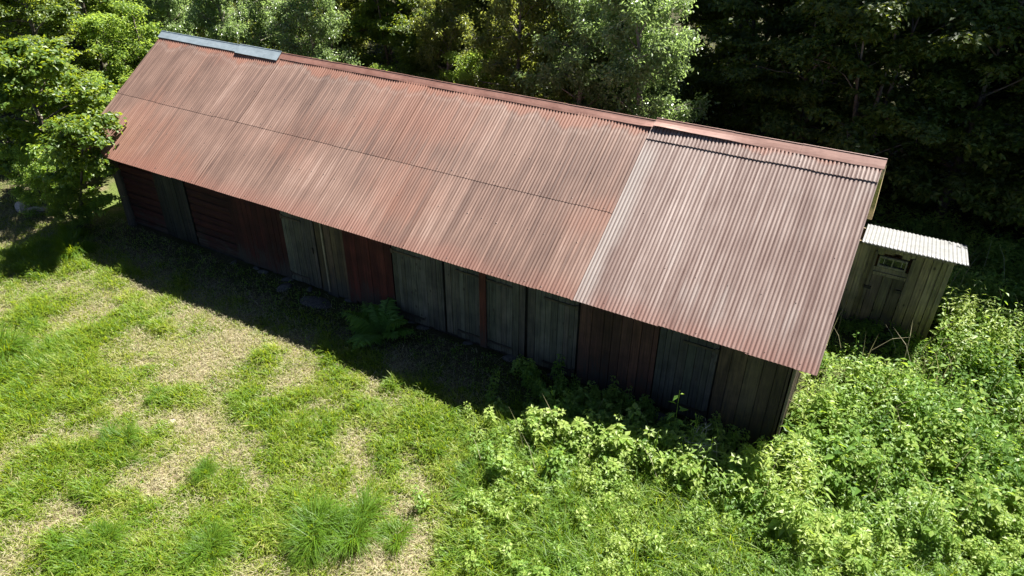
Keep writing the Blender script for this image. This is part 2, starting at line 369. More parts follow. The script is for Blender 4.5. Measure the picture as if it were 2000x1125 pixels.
RP = np.array([0, YR, HR]); NF = np.array([0, -st, ct]); SF = np.array([0, -ct, -st])
NB = np.array([0, st, ct]); SB = np.array([0, ct, -st])
def roof_sag(u, s): return sstep(.05, .6, s)*((fbm(u*.5, s*.6, 5)-.5)*.030+(fbm(u*.27+3, s*.15, 6, 2)-.5)*.06*s/4)
def sheet(u0, u1, s0, s1, lift0, lift1, amp, n_, s_, mat, nails=(), nstep=4, jit=0., seg=8):
    nu = max(2, int(round((u1-u0)/PITCHW*seg))+1); ns = max(2, int((s1-s0)/.22)+2)
    u = np.linspace(u0, u1, nu); s = np.linspace(s0, s1, ns); UU, SS = np.meshgrid(u, s, indexing='ij')
    sag = roof_sag(UU, SS)
    wave = np.cos(2*np.pi*UU/PITCHW) if seg < 10 else 2*np.abs(np.cos(np.pi*UU/PITCHW))**.75-1
    h = amp*wave+lift0+(lift1-lift0)*(SS-s0)/(s1-s0)+sag
    P = RP+UU[..., None]*np.array([1, 0, 0])+SS[..., None]*s_+h[..., None]*n_
    i, j = np.meshgrid(np.arange(nu-1), np.arange(ns-1), indexing='ij'); b = i*ns+j
    if n_[1] < 0: Q = np.stack([b, b+1, b+ns+1, b+ns], -1).reshape(-1, 4)
    else: Q = np.stack([b, b+ns, b+ns+1, b+1], -1).reshape(-1, 4)
    V = P.reshape(-1, 3); UV = np.stack([UU, SS], -1).reshape(-1, 2); mi = np.zeros(len(Q), int)
    VV = [V]; QQ = [Q]; UVV = [UV]; MI = [mi]; n = len(V)
    # a turned-down rim gives the sheet an edge at the bottom
    rim = P[:, -1]-n_*.004; idx = np.arange(nu); ru = UV.reshape(nu, ns, 2)[:, -1]
    VV += [P[:, -1], rim]; UVV += [ru, ru]
    QQ.append(np.stack([n+idx[:-1], n+nu+idx[:-1], n+nu+idx[1:], n+idx[1:]], -1)); MI.append(np.zeros(nu-1, int)); n += 2*nu
    for sn in nails:
        if not (s0 < sn < s1): continue
        for k in range(int(math.ceil(u0/PITCHW)), int(u1/PITCHW)):
            if (k*7+int(sn*13)) % (nstep+1) or random.random() < .25: continue
            uu = k*PITCHW; ss = sn+random.uniform(-.03, .03)
            hh = amp+lift0+(lift1-lift0)*(ss-s0)/(s1-s0)+float(roof_sag(uu, ss))
            c = RP+np.array([uu, 0, 0])+ss*s_+hh*n_; r = random.uniform(.011, .018) if seg < 10 else .011
            ring = [c+r*(math.cos(q)*np.array([1, 0, 0])+math.sin(q)*s_)-.004*n_ for q in np.linspace(0, 2*np.pi, 6, endpoint=False)]
            VV.append(np.array(ring+[c+.012*n_])); UVV.append(np.tile([[uu, ss]], (7, 1)))
            QQ.append(np.array([(n+q, n+(q+1) % 6, n+6, n+6) for q in range(6)])); MI.append(np.ones(6, int)); n += 7
    me = np_mesh('roof_sheet', np.concatenate(VV), np.concatenate(QQ), uv=np.concatenate(UVV), mats=[mat, M_nail], smooth=True, mat_idx=np.concatenate(MI))
    return link('roof_sheet', me)

deck = MB()
def slab(u0, u1, s0, s1, h0, h1, n_, s_):
    pts = []
    for h in (h0, h1):
        for (u, s) in ((u0, s0), (u1, s0), (u1, s1), (u0, s1)): pts.append(RP+np.array([u, 0, 0])+s*s_+h*n_)
    return np.array(pts)
deck.hexa(slab(.12, 17.84, .035, 3.86, -.092, -.062, NF, SF), (.16, .13, .10)); deck.hexa(slab(.12, 17.84, .035, 3.86, -.092, -.062, NB, SB), (.16, .13, .10))
roof_deck = bpart(deck.build('roof_deck', M_deck))
# rafters whose ends show under the eave
for k in range(19):
    rb = MB(); u = .75+k*.92
    rb.hexa(slab(u-.05, u+.05,   .12, 3.80, -.21, -.094, NF, SF), (.17, .14, .11)); bpart(rb.build('rafter', M_deck))

AMP1, AMP2 = .0084, .0105
W8 = 11*PITCHW
cols = np.arange(0, 13.97, W8)
for k, u0 in enumerate(cols):
    u1 = min(u0+W8+PITCHW*.9, 14.0)
    lf = random.choice((.001, .002, .004, .008)) if k % 2 else 0
    j = random.uniform(-.008, .008)
    bpart(sheet(max(u0, 0), u1, 1.98, 3.94+j, .000+lf, .002+lf, AMP1, NF, SF, M_rust, (2.88, 3.86), 4))
    off = (k*0.37) % 1*PITCHW
    bpart(sheet(max(u0, 0), u1, .02, 2.12+j, .003+lf, .0055+lf, AMP1, NF, SF, M_rust, (1.13+.018*u0, 2.04), 4))
for k in range(8):
    u0 = 13.965+k*W8; u0 = round(u0/PITCHW)*PITCHW
    u1 = min(u0+W8+PITCHW*.9, 17.94); lf = .004*(k % 2)
    if u0 > 17.85: continue
    bpart(sheet(u0, u1, .33, 3.945+random.uniform(-.015, .015), .028+lf, .022+lf, AMP2, NF, SF, M_rust2, (2.0, 2.9, 3.86), 7, seg=10))
    bpart(sheet(u0, u1, .02, .43+random.uniform(-.006, .006), .036+lf, .044+lf, AMP2, NF, SF, M_rust2, (.3,), 9, seg=10))
for k in range(2):
    bpart(sheet(.0+8.97*k, 8.97*(k+1), .02, 3.94, .006, .006, AMP1, NB, SB, M_rust, (), 4, seg=6))

# ridge caps: an angled strip on both slopes with a rolled crest
def ridge_cap(u0, u1, mat, lift, wob, lift_fn=None, cw=.165):
    u = np.linspace(u0, u1, max(3, int((u1-u0)/.12)+1))
    prof = [(-cw-.0, 'f'), (-.09, 'f'), (-.03, 'f')]
    rows = []
    for uu in u:
        wb = (float(fbm(uu*1.3, 3.3, 31))-.5)*wob
        ex = lift_fn(uu) if lift_fn else 0
        row = []
        for s, h in ((cw+(float(fbm(uu*2, 7, 8))-.5)*.022, .0+ex+wb), (.10, .006+ex*.45+wb*.5), (.035, .010)):
            row.append(RP+np.array([uu, 0, 0])+s*SF+(lift+h)*NF)
        crest = RP+np.array([uu, 0, lift*1.2+.010])
        for q in np.linspace(205, -25, 7):
            row.append(crest+np.array([0, -.024*math.cos(math.radians(180-q)) if False else .013*math.cos(math.radians(q)), .011*math.sin(math.radians(q))+.004]))
        for s, h in ((.035, .010), (.10, .006), (cw, 0)):
            row.append(RP+np.array([uu, 0, 0])+s*SB+(lift+h)*NB)
        rows.append(row)
    V = np.array(rows); a, b = V.shape[:2]
    i, j = np.meshgrid(np.arange(a-1), np.arange(b-1), indexing='ij'); q = i*b+j
    Qs = np.stack([q, q+b, q+b+1, q+1], -1).reshape(-1, 4)
    Vf = V.reshape(-1, 3)
    inner = Vf-np.array([0, 0, .005])
    n = len(Vf); Qi = Qs[:, ::-1]+n
    e0 = np.arange(a-1)*b; rim = np.stack([e0, e0+b, e0+b+n, e0+n], -1)[:, ::-1]
    e1 = np.arange(b-1); end0 = np.stack([e1, e1+1, e1+1+n, e1+n], -1); e2 = (a-1)*b+np.arange(b-1); end1 = np.stack([e2, e2+n, e2+1+n, e2+1], -1)
    me = np_mesh('ridge_cap', np.vstack([Vf, inner]), np.vstack([Qs, Qi, rim, end0, end1]), mats=[mat], smooth=False)
    return bpart(link('ridge_cap', me))
bump = lambda uu: .055*math.exp(-((uu-14.15)/.45)**2)+.03*math.exp(-((uu-15.0)/.5)**2)
edges = [4.28, 6.25, 8.2, 10.15, 12.1, 14.05, 15.45, 16.7, 17.97]
for k in range(len(edges)-1):
    o = ridge_cap(edges[k]-(.07 if k else .05), edges[k+1], M_cap, .017+.004*(k % 2)+(.036 if edges[k] > 13.5 else 0), .03, bump if 12 < edges[k] < 16 else None, .155)
o = ridge_cap(-.06, 3.02, M_zinc, .026, .012, None, .19); o['label'] = 'grey galvanised ridge cap at the far end'
o = ridge_cap(2.93, 4.36, M_zinc, .040, .02, lambda uu: .012*math.exp(-((uu-2.95)/.3)**2), .235); o['label'] = 'grey galvanised ridge cap lapped over the red ones'

# bargeboards on the right gable and trim on the left verge
def barge(n_, s_, u0, u1, s0, s1, h0, h1, name, col):
    b = MB(); b.hexa(slab(u0, u1, s0, s1, h0, h1, n_, s_), col); return bpart(b.build(name, M_pale))
barge(NF, SF, 17.85, 17.885, .03, 3.88, -.20, -.012, 'bargeboard', (.30, .24, .16))
barge(NB, SB, 17.87, 17.985, .03, 3.90, -.26, -.012, 'bargeboard', (.55, .42, .22))  # rear board coloured paler than the front one to look sunlit
barge(NF, SF, .03, .07, .03, 3.88, -.19, -.012, 'bargeboard', (.24, .20, .15))
barge(NB, SB, .03, .07, .03, 3.88, -.19, -.012, 'bargeboard', (.24, .20, .15))

# walls of boards
TOP = 2.40
def jit(c, d=.26):
    k = 1+random.uniform(-d, d); return tuple(max(0, v*k*(1+random.uniform(-.05, .05))) for v in c)
def vboards(xa, xb, z0, z1, y, colf, wr=(.12, .19), dz=.05, gap=.006, proud=.012, th=.026):
    m = MB(); x = xa
    while x < xb-.03:
        wd_ = min(random.uniform(*wr), xb-x)
        if xb-(x+wd_) < .05: wd_ = xb-x
        yy = y-random.uniform(0, proud); t_ = random.uniform(-.004, .004); zb = z0+random.uniform(-dz, dz)
        lo = [(x+gap/2, yy, zb), (x+wd_-gap/2, yy+t_, zb), (x+wd_-gap/2, yy+th, zb), (x+gap/2, yy+th, zb)]
        hi = [(px_, py_, z1) for px_, py_, _ in lo]
        m.hexa(lo+hi, jit(colf(x))); x += wd_
    return m
def hboards(xa, xb, z0, z1, y, colf, wr=(.17, .22)):
    m = MB(); z = z0
    while z < z1-.04:
        h = min(random.uniform(*wr), z1-z); yy = y-random.uniform(0, .02)
        # half-round log face
        k = 5; prof = [(yy+.012-.022*math.sin(math.pi*q/k)**.6, z+.006+(h-.012)*q/k) for q in range(k+1)]
        V = [(xx, py_, pz_) for xx in (xa, xb) for (py_, pz_) in prof]
        Qs = [(q, k+1+q, k+2+q, q+1) for q in range(k)]
        m.add(V, Qs, jit(colf(z))); z += h
    return m
RED = lambda x: (.026, .0065, .005); RED2 = lambda x: (.045, .011, .008)
GREY = lambda x: (.064, .060, .047); DGREY = lambda x: (.018, .017, .013); BROWN = lambda x: (.056, .041, .025); BRED = lambda x: (.052, .026, .018)
SLATE = lambda x: (.044, .043, .036)
# dark backing so no light leaks through the gaps between boards
b = MB(); b.box((WX0+.04, .05, .02), (WX1-.04, .09, 2.38), (.03, .025, .02)); bpart(b.build('wall_backing', M_deck))
bpart(hboards(.80, 2.12, .05, TOP, .015, RED).build('log_wall', M_redlog))
bpart(hboards(3.30, 4.74, .10, TOP, .015, RED).build('log_wall', M_redlog))
m = MB(); m.tube([(.70, -.03, -.05), (.69, -.03, 1.2), (.68, -.02, 2.35)], [.12, .115, .11], (.05, .04, .03), 10); bpart(m.build('corner_post', M_brown, smooth=True))
def wall_part(name, xa, xb, z0, colf, mat, y=0., **kw): return bpart(vboards(xa, xb, z0, TOP, y, colf, **kw).build(name, mat))
wall_part('plank_wall', 4.75, 6.46, .10, RED, M_red)
wall_part('plank_wall', 7.46, 8.26, .02, BROWN, M_brown)
wall_part('plank_wall', 8.26, 9.56, .06, RED2, M_red, wr=(.15, .24))
wall_part('plank_wall', 13.87, 15.36, .05, BRED, M_brown, wr=(.14, .24), gap=.010)
wall_part('plank_wall', 16.42, 17.56, -.05, BROWN, M_brown, wr=(.16, .27), gap=.010)
m = MB(); m.box((7.66, -.040, .12), (7.70, -.016, TOP), (.17, .145, .095)); bpart(m.build('batten', M_pale))
m = MB(); m.box((11.745, -.075, .12), (11.895, -.052, 2.2), (.055, .017, .011)); o = bpart(m.build('door_post', M_red))
def door(xa, xb, z0, colf, mat, y=-.022, straps=((.25, .60), (1.72, .60)), left=True, latch=False):
    d = bpart(vboards(xa, xb, z0, 2.18, y, colf, wr=(.09, .16), dz=.02, gap=.008, proud=.008).build('door', mat))
    for z, L in straps:
        s = MB(); x0, x1 = (xa+.02, xa+L) if left else (xb-L, xb-.02)
        s.box((x0, y-.026, z+.0), (x1, y-.014, z+.045), (.1, .1, .1)); s.box((x0-.03, y-.03, z-.03), (x0+.03, y-.013, z+.075), (.1, .1, .1)) if left else s.box((x1-.03, y-.03, z-.03), (x1+.03, y-.013, z+.075), (.1, .1, .1))
        o = s.build('hinge_strap', M_iron); o.parent = d
    if latch:
        s = MB(); xk = xb-.10 if left else xa+.10
        s.box((xk-.02, y-.04, 1.02), (xk+.02, y-.013, 1.16), (.1, .1, .1)); o = s.build('latch', M_iron); o.parent = d
    return d
door(2.14, 3.28, .10, DGREY, M_grey, straps=())
door(6.50, 7.44, .10, GREY, M_grey, latch=True)
door(9.60, 10.86, .12, GREY, M_grey, straps=((.25, .75), (1.72, .75)))
door(10.91, 11.79, .14, GREY, M_grey, straps=((.28, .6), (1.72, .6)), left=False)
door(11.85, 12.74, .14, GREY, M_grey, straps=((.28, .6), (1.72, .6)))
door(12.80, 13.84, .12, GREY, M_grey, straps=((.25, .7), (1.72, .7)), left=False)
door(15.38, 16.40, .16, SLATE, M_grey, straps=((.35, .6), (1.72, .6)), left=False)
# gable walls and rear wall
def gable(x, d, colf, name='gable_wall'):
    m = MB(); y = .03
    while y < WY1-.05:
        wd_ = min(random.uniform(.14, .24), WY1-y); xx = x+random.uniform(0, .012)*d
        zt = lambda q: HR-SLOPE*abs(q-YR)-.085
        y1 = y+wd_-.006; xa, xb = sorted((xx, xx-.026*d)); ym = min(max(YR, y), y1)
        V = [(xa, y, .05), (xb, y, .05), (xb, y1, .05), (xa, y1, .05), (xa, y, zt(y)), (xb, y, zt(y)), (xb, y1, zt(y1)), (xa, y1, zt(y1))]
        m.hexa(V, jit(colf(y))); y += wd_
    return bpart(m.build(name, M_brown))
gable(17.60, 1, BROWN); gable(.59, -1, RED)
m = MB(); m.box((17.585, -.035, .0), (17.625, .028, 2.40), (.14, .115, .07)); bpart(m.build('corner_board', M_pale))
bpart(vboards(WX0, WX1, .05, TOP, WY1, BRED, wr=(.18, .3)).build('plank_wall', M_brown))

def rock_mesh(name, r, seed, sq=(1, .8, .6), mat=None, sub=3):
    import bmesh
    bm = bmesh.new(); bmesh.ops.create_icosphere(bm, subdivisions=sub, radius=1)
    rr = np.random.default_rng(seed); D = rr.normal(size=(7, 3)); D /= np.linalg.norm(D, axis=1)[:, None]; T = rr.uniform(.55, .95, 7)
    for v in bm.verts:
        p_ = np.array(v.co)
        for d_, t_ in zip(D, T):
            k = p_@d_
            if k > t_: p_ = p_-d_*(k-t_)*.85
        p_ = p_*(1+.05*(float(vnoise(p_[0]*3+5, p_[1]*3+p_[2]*2, seed))-.5))
        v.co = Vector(p_*np.array(sq)*r)
    me = bpy.data.meshes.new(name); bm.to_mesh(me); bm.free()
    if mat: me.materials.append(mat)
    return me
fs = [rock_mesh('foundation_stone', 1, 40+k, (1, .75, .62), M_stone) for k in range(4)]
x = 4.6; k = 0
while x < 14.0:
    r = random.choice((.07, .10, .13, .19)); o = link('foundation_stone', fs[k % 4]); o.scale = (r*1.3, r, r)
    bpart(o); o.location = Vector((x, random.uniform(-.10, .08), -.02))+barn_off; o.rotation_euler = (0, 0, random.uniform(0, 3)); x += r*1.9+random.choice((0, .1, .5, .9)); k += 1

# ------------------------------------------------------------------ outhouse beside the gable
SX0, SX1, SY0, SY1 = 17.70, 19.64, 4.95, 6.02
shed = empty('outhouse', (18.8, 4.95, 0)); tag(shed, 'small pale plank outhouse with a whitish corrugated roof beside the barn gable', 'outhouse')
def spart(o, parent=None):
    o.parent = parent or shed
    if parent is None: o.location = Vector((-18.8, -4.95, 0))
    return o
zr = lambda y: 1.93-(y-4.95)*.17
PALE = lambda x: (.25, .195, .10); PDK = lambda x: (.12, .095, .056)
m = MB()
for part in (vboards(SX0, 18.26, .0, 1.92, SY0, PALE, wr=(.12, .16)), vboards(18.97, SX1-.02, .0, 1.92, SY0, PALE, wr=(.15, .19), gap=.012), vboards(18.26, 18.97, 1.76, 1.92, SY0, PALE)):
    m.V += part.V; m.Q += [q+m.n for q in part.Q]; m.col += part.col; m.n += part.n
spart(m.build('front_wall', M_pale))
m = MB(); y = SY0+.03
while y < SY1-.04:
    wd_ = min(random.uniform(.14, .2), SY1-y); y1 = y+wd_-.008; xx = SX1-random.uniform(0, .01)
    V = [(xx-.025, y, 0), (xx, y, 0), (xx, y1, 0), (xx-.025, y1, 0), (xx-.025, y, zr(y)-.02), (xx, y, zr(y)-.02), (xx, y1, zr(y1)-.02), (xx-.025, y1, zr(y1)-.02)]
    m.hexa(V, jit(PALE(y))); y += wd_
spart(m.build('side_wall', M_pale))
m = MB(); m.box((SX0, SY0+.03, 0), (SX0+.025, SY1, 1.7), (.25, .2, .13)); spart(m.build('side_wall', M_pale))
m = MB(); m.box((SX0+.03, SY1, 0), (SX1-.03, SY1+.03, 1.72), (.25, .2, .13)); spart(m.build('rear_wall', M_pale))
m = MB(); m.box((SX1-.085, SY0-.04, 0), (SX1+.006, SY0-.014, 1.9), (.22, .185, .10)); spart(m.build('corner_board', M_pale))
d = spart(vboards(18.30, 18.93, .04, 1.30, SY0-.006, PDK, wr=(.18, .23), dz=.01, gap=.012).build('door', M_pale))
m = MB(); m.box((18.30, SY0-.045, 1.26), (18.93, SY0-.024, 1.33), (.22, .18, .10)); o = m.build('door_rail', M_pale); o.parent = d
m = MB(); m.box((18.22, SY0-.06, .90), (18.36, SY0-.026, .96), (.1, .1, .1)); o = m.build('hinge', M_iron); o.parent = d
m = MB(); m.box((18.82, SY0-.06, .95), (18.92, SY0-.026, 1.02), (.1, .1, .1)); o = m.build('latch', M_iron); o.parent = d
for xa, xb in ((18.24, 18.295), (18.935, 18.985)):
    m = MB(); m.box((xa, SY0-.035, .02), (xb, SY0-.012, 1.78), (.17, .135, .075)); spart(m.build('door_frame', M_pale))
wf = MB()
wx0, wx1, wz0, wz1 = 18.37, 18.84, 1.49, 1.65
for lo, hi in (((wx0-.03, 0, wz0-.045), (wx1+.03, 0, wz0)), ((wx0-.03, 0, wz1), (wx1+.03, 0, wz1+.045)), ((wx0-.03, 0, wz0), (wx0, 0, wz1)), ((wx1, 0, wz0), (wx1+.03, 0, wz1)), (((wx0+wx1)/2-.012, 0, wz0), ((wx0+wx1)/2+.012, 0, wz1))):
    wf.box((lo[0], SY0-.036, lo[2]), (hi[0], SY0+.012, hi[2]), (.21, .18, .115))
wf.box((18.27, SY0-.012, 1.31), (18.95, SY0+.010, 1.428), (.2, .165, .095))
win = spart(wf.build('window', M_pale))
m = MB(); m.box((wx0, SY0+.004, wz0), (wx1, SY0+.010, wz1), (.02, .02, .02)); o = m.build('pane', M_glass); o.parent = win
for xx in (18.44, 18.77):
    m = MB(); m.box((xx, SY0-.012, wz0+.03), (xx+.008, SY0-.002, wz1-.02), (.5, .45, .35)); o = m.build('window_bar', M_pale); o.parent = win
# roof of the outhouse
u = np.linspace(17.945, 19.86, int(1.915/.076*10)+1); s = np.linspace(0, 1.46, 8); UU, SS = np.meshgrid(u, s, indexing='ij')
zz = 2.03-SS*.165+.0075*np.cos(2*np.pi*UU/.076)+(fbm(UU*1.5, SS*1.5, 77)-.5)*.012
P = np.stack([UU, 4.66+SS, zz], -1); a_, b_ = UU.shape; i, j = np.meshgrid(np.arange(a_-1), np.arange(b_-1), indexing='ij'); q = i*b_+j
Qs = np.stack([q, q+b_, q+b_+1, q+1], -1).reshape(-1, 4); Vf = P.reshape(-1, 3); n = len(Vf)
e0 = np.arange(a_-1)*b_; rim = np.stack([e0, e0+b_, e0+b_+n, e0+n], -1)[:, ::-1]; e1 = (a_-1)*b_+np.arange(b_-1); rim2 = np.stack([e1, e1+n, e1+1+n, e1+1], -1)
me = np_mesh('roof', np.vstack([Vf, Vf-np.array([0, 0, .008])]), np.vstack([Qs, Qs[:, ::-1]+n, rim, rim2]), mats=[M_shedroof], smooth=True); spart(link('roof', me))
for lo, hi in (((18.0, 4.72, 1.955), (19.66, 4.77, 1.995)), ((18.0, 6.055, 1.72), (19.66, 6.095, 1.765))):
    m = MB(); m.box(lo, hi, (.2, .16, .11)); spart(m.build('roof_batten', M_pale))

# ------------------------------------------------------------------ leaves, trees, shrubs
def norm(v): return v/(np.linalg.norm(v, axis=-1, keepdims=True)+1e-9)
def leaf_quads(P, Nn, size, rg, aspect=.5, droop=.2, fold=.12, T=None):
    n = len(P); Nn = norm(Nn)
    if T is None: T = rg.normal(size=(n, 3))
    T = norm(T-(T*Nn).sum(1, keepdims=True)*Nn); T = norm(T+np.array([0, 0, -droop])); B = norm(np.cross(Nn, T)); Nn = np.cross(T, B)
    sz = np.broadcast_to(np.asarray(size), (n,))[:, None]*rg.uniform(.65, 1.3, (n, 1)); wv = sz*aspect*rg.uniform(.8, 1.15, (n, 1))
    a = P; tip = P+T*sz-Nn*sz*.10; l = P+T*sz*.42+B*wv*.5+Nn*sz*fold; r = P+T*sz*.42-B*wv*.5+Nn*sz*fold
    V = np.stack([a, r, tip, l], 1).reshape(-1, 3); return V, np.arange(4*n).reshape(n, 4)

def make_tree(kind, seed):
    K = KINDS[kind]; rg = np.random.default_rng(seed)
    H, R, r0, t0, nl, nb, nleaf = K['H'], K['R'], K['r'], K['t0'], K['limbs'], K['subs'], K['leaves']
    TV = []; TQ = []; tn = 0; centers = []; outs = []
    stems = K.get('stems', 1)
    for si in range(stems):
        lean = np.array(K['lean']) if 'lean' in K else rg.normal(size=2)*(.12 if stems == 1 else .35); k = 9; tt = np.linspace(0, 1, k)
        P = np.stack([lean[0]*tt*R+np.cumsum(rg.normal(size=k)*.03*R*.4), lean[1]*tt*R+np.cumsum(rg.normal(size=k)*.03*R*.4), tt*H*(1 if si == 0 else rg.uniform(.75, 1))], 1)
        P[0, 2] = -.15
        V, Qx = tube(P, r0*(1-.85*tt)+.008, 8); TV.append(V); TQ.append(Qx+tn); tn += len(V)
        for li in range(nl//stems):
            f = (li+rg.uniform(.1, .9))/(nl//stems); t = t0+(1-t0)*f
            p0 = np.array([np.interp(t, tt, P[:, c]) for c in range(3)])
            prof = K['prof'](f)*rg.uniform(.72, 1.12); L = R*prof; az = li*2.39996+rg.uniform(-.5, .5)
            el = K['el']+rg.uniform(-.25, .25)+f*.5
            d = np.array([math.cos(az)*math.cos(el), math.sin(az)*math.cos(el), math.sin(el)]); ts = np.linspace(0, 1, 5)
            Q_ = p0+d*L*ts[:, None]+np.array([0, 0, -K['sag']])*L*(ts[:, None]**2)+np.cumsum(rg.normal(size=(5, 3))*.03*L, 0)
            V, Qx = tube(Q_, r0*.38*(1-t*.6)*(1-.85*ts)+.004, 5); TV.append(V); TQ.append(Qx+tn); tn += len(V)
            for bi in range(nb):
                g_ = rg.uniform(.28, 1.0); q0 = np.array([np.interp(g_, ts, Q_[:, c]) for c in range(3)])
                d2 = norm(d*.7+rg.normal(size=3)*np.array([.8, .8, .45])); L2 = L*.36*rg.uniform(.5, 1.2)*(1.15-g_*.5)
                q1 = q0+d2*L2+np.array([0, 0, -K['sag']*.5*L2])
                V, Qx = tube(np.stack([q0, (q0+q1)/2+rg.normal(size=3)*.03*L2, q1]), [r0*.10+.003, r0*.06+.003, .003], 4); TV.append(V); TQ.append(Qx+tn); tn += len(V)
                for h_ in (.5, 1.0):
                    centers.append(q0+(q1-q0)*h_); outs.append(d2)
            centers.append(Q_[-1]); outs.append(d)
    centers = np.array(centers); outs = np.array(outs)
    wgt = rg.uniform(.35, 1.5, len(centers)); wgt /= wgt.sum()
    idx = rg.choice(len(centers), nleaf, p=wgt)
    sg = K['sg']*R
    off = rg.normal(size=(nleaf, 3))*np.array([1, 1, K['flat']])*sg*rg.uniform(.5, 1.2, (nleaf, 1))
    if K['hang']: off[:, 2] -= np.abs(rg.normal(size=nleaf))*K['hang']*R
    P = centers[idx]+off; P[:, 2] = np.maximum(P[:, 2], .08)
    Nn = np.array([0, 0, 1])*K['up']+outs[idx]*.35+norm(off)*.35+rg.normal(size=(nleaf, 3))*K['rnd']
    V, Qx = leaf_quads(P, Nn, K['leaf'], rg, K['asp'], K['droop'], .13)
    ctint = rg.uniform(-.18, .18, len(centers)); tint = np.clip(.5+ctint[idx]+rg.normal(size=nleaf)*.22, 0, 1)
    crown = np_mesh('crown', V, Qx, tint=tint, mats=[K['mat']]); trunk = np_mesh('trunk', np.concatenate(TV), np.concatenate(TQ), mats=[K['bark']], smooth=True)
    return trunk, crown
dome = lambda f: math.sqrt(max(.05, 1-(abs(f-.35)/.75)**2))
cone = lambda f: 1.08-.85*f
column = lambda f: .75+.25*math.sin(f*3.14)
KINDS = {
 'broad': dict(H=7, R=2.9, r=.15, t0=.06, limbs=26, subs=7, leaves=30000, prof=dome, el=.25, sag=.25, sg=.064, flat=.38, hang=0, up=1.2, rnd=.40, leaf=.16, asp=.72, droop=.25, mat=None, bark=M_bark),
 'hazel': dict(H=6.5, R=3.0, r=.10, t0=.05, limbs=30, subs=8, leaves=30000, stems=3, prof=dome, el=.35, sag=.35, sg=.066, flat=.30, hang=0, up=1.2, rnd=.36, leaf=.15, asp=.75, droop=.25, mat=None, bark=M_bark),
 'willow': dict(H=6.5, R=2.4, r=.12, t0=.08, limbs=30, subs=8, leaves=26000, prof=dome, el=.55, sag=.30, sg=.066, flat=.7, hang=.08, up=1.0, rnd=.5, leaf=.14, asp=.46, droop=.5, mat=None, bark=M_palebark),
 'shrub': dict(H=3.4, R=1.7, r=.06, t0=.05, limbs=26, subs=7, leaves=16000, stems=2, prof=dome, el=.55, sag=.25, sg=.085, flat=.6, hang=0, up=.9, rnd=.5, leaf=.10, asp=.55, droop=.3, mat=None, bark=M_bark),
 'tall': dict(H=17, R=3.5, r=.17, t0=.30, limbs=46, subs=7, leaves=17000, prof=column, el=.25, sag=.30, sg=.10, flat=.45, hang=0, up=1.0, rnd=.45, leaf=.26, asp=.75, droop=.3, mat=None, bark=M_palebark),
 'maple': dict(H=4.1, R=2.0, r=.09, t0=.20, limbs=28, subs=6, leaves=15000, prof=dome, el=.30, sag=.20, sg=.075, flat=.42, hang=0, up=1.1, rnd=.45, leaf=.14, asp=.85, droop=.25, mat=None, bark=M_bark),
 'youngmaple': dict(lean=(1.45, .15), H=3.05, R=1.02, r=.04, t0=.66, limbs=18, subs=5, leaves=7500, prof=dome, el=.15, sag=.15, sg=.10, flat=.45, hang=0, up=1.1, rnd=.45, leaf=.105, asp=.85, droop=.25, mat=None, bark=M_bark),
 'sapling': dict(H=1.9, R=.85, r=.025, t0=.12, limbs=16, subs=5, leaves=3600, prof=dome, el=.45, sag=.2, sg=.10, flat=.4, hang=0, up=1.1, rnd=.4, leaf=.10, asp=.6, droop=.25, mat=None, bark=M_bark),
}
_cache = {}
def tree(name, kind, mat, seed, x, y, sc, label, cat='tree', group=None, rz=None, scz=None):
    key = (kind, mat.name, seed)
    if key not in _cache:
        KINDS[kind]['mat'] = mat; _cache[key] = make_tree(kind, seed)
    tm, cm = _cache[key]
    o = empty(name, (x, y, float(terrain(x, y)))); tag(o, label, cat, group)
    o.rotation_euler.z = rz if rz is not None else (x*3.7+y*1.9) % 6.28; o.scale = (sc, sc, scz or sc)
    link('trunk', tm, o); link('crown', cm, o); return o

# left side
tree('maple_tree', 'maple', M_maple, 3, -3.0, .5, .92, 'low maple tree with bright lobed leaves left of the barn', rz=.4)
tree('maple_tree', 'youngmaple', M_maple, 1, -.45, -.85, 1.0, 'slender young maple whose branches hang over the left roof corner', rz=0)
tree('broadleaf_tree', 'broad', M_broad, 1, -8.6, 3.8, .80, 'dark leafy tree filling the top left corner of the photo')
tree('broadleaf_tree', 'broad', M_broad, 2, -12.5, 3.5, 1.1, 'dark leafy tree at the left edge behind the maple')
tree('broadleaf_tree', 'broad', M_broad, 2, -5.6, 2.2, .50, 'shaded leafy tree between the maple and the roof edge')
tree('green_shrub', 'shrub', M_bright, 1, -6.1, 6.0, 1.0, 'rounded light green shrub just left of the roof edge', 'shrub')
tree('green_shrub', 'shrub', M_bright, 2, -10.0, 9.0, 1.25, 'pale green shrub behind the rounded one, left of the grey ridge cap', 'shrub')
tree('green_shrub', 'shrub', M_bright, 1, -14.5, 11.5, 1.4, 'far light green shrub at the top edge left of the barn', 'shrub')
tree('willow_tree', 'willow', M_silver, 1, -9.0, 13.5, 1.0, 'slender light tree standing above the left end of the grey ridge cap')
tree('willow_tree', 'willow', M_silver, 2, -4.6, 8.6, .70, 'olive green tree behind the grey ridge cap')
tree('willow_tree', 'willow', M_olive, 3, -7.6, 10.6, .72, 'olive green tree left of the one behind the grey ridge cap')
tree('willow_tree', 'willow', M_silver, 2, -.9, 9.0, .72, 'rounded bright silvery tree behind the left third of the ridge')
tree('hazel_tree', 'hazel', M_broad, 1, 3.0, 11.0, .66, 'deep green layered hazel behind the ridge, right of the bright rounded tree')
tree('hazel_tree', 'hazel', M_broad, 2, .8, 14.5, 1.1, 'shaded hazel farther back behind the bright rounded tree')
tree('green_shrub', 'shrub', M_bright, 2, 5.2, 9.6, .8, 'light green shrub peeping over the middle of the ridge', 'shrub')
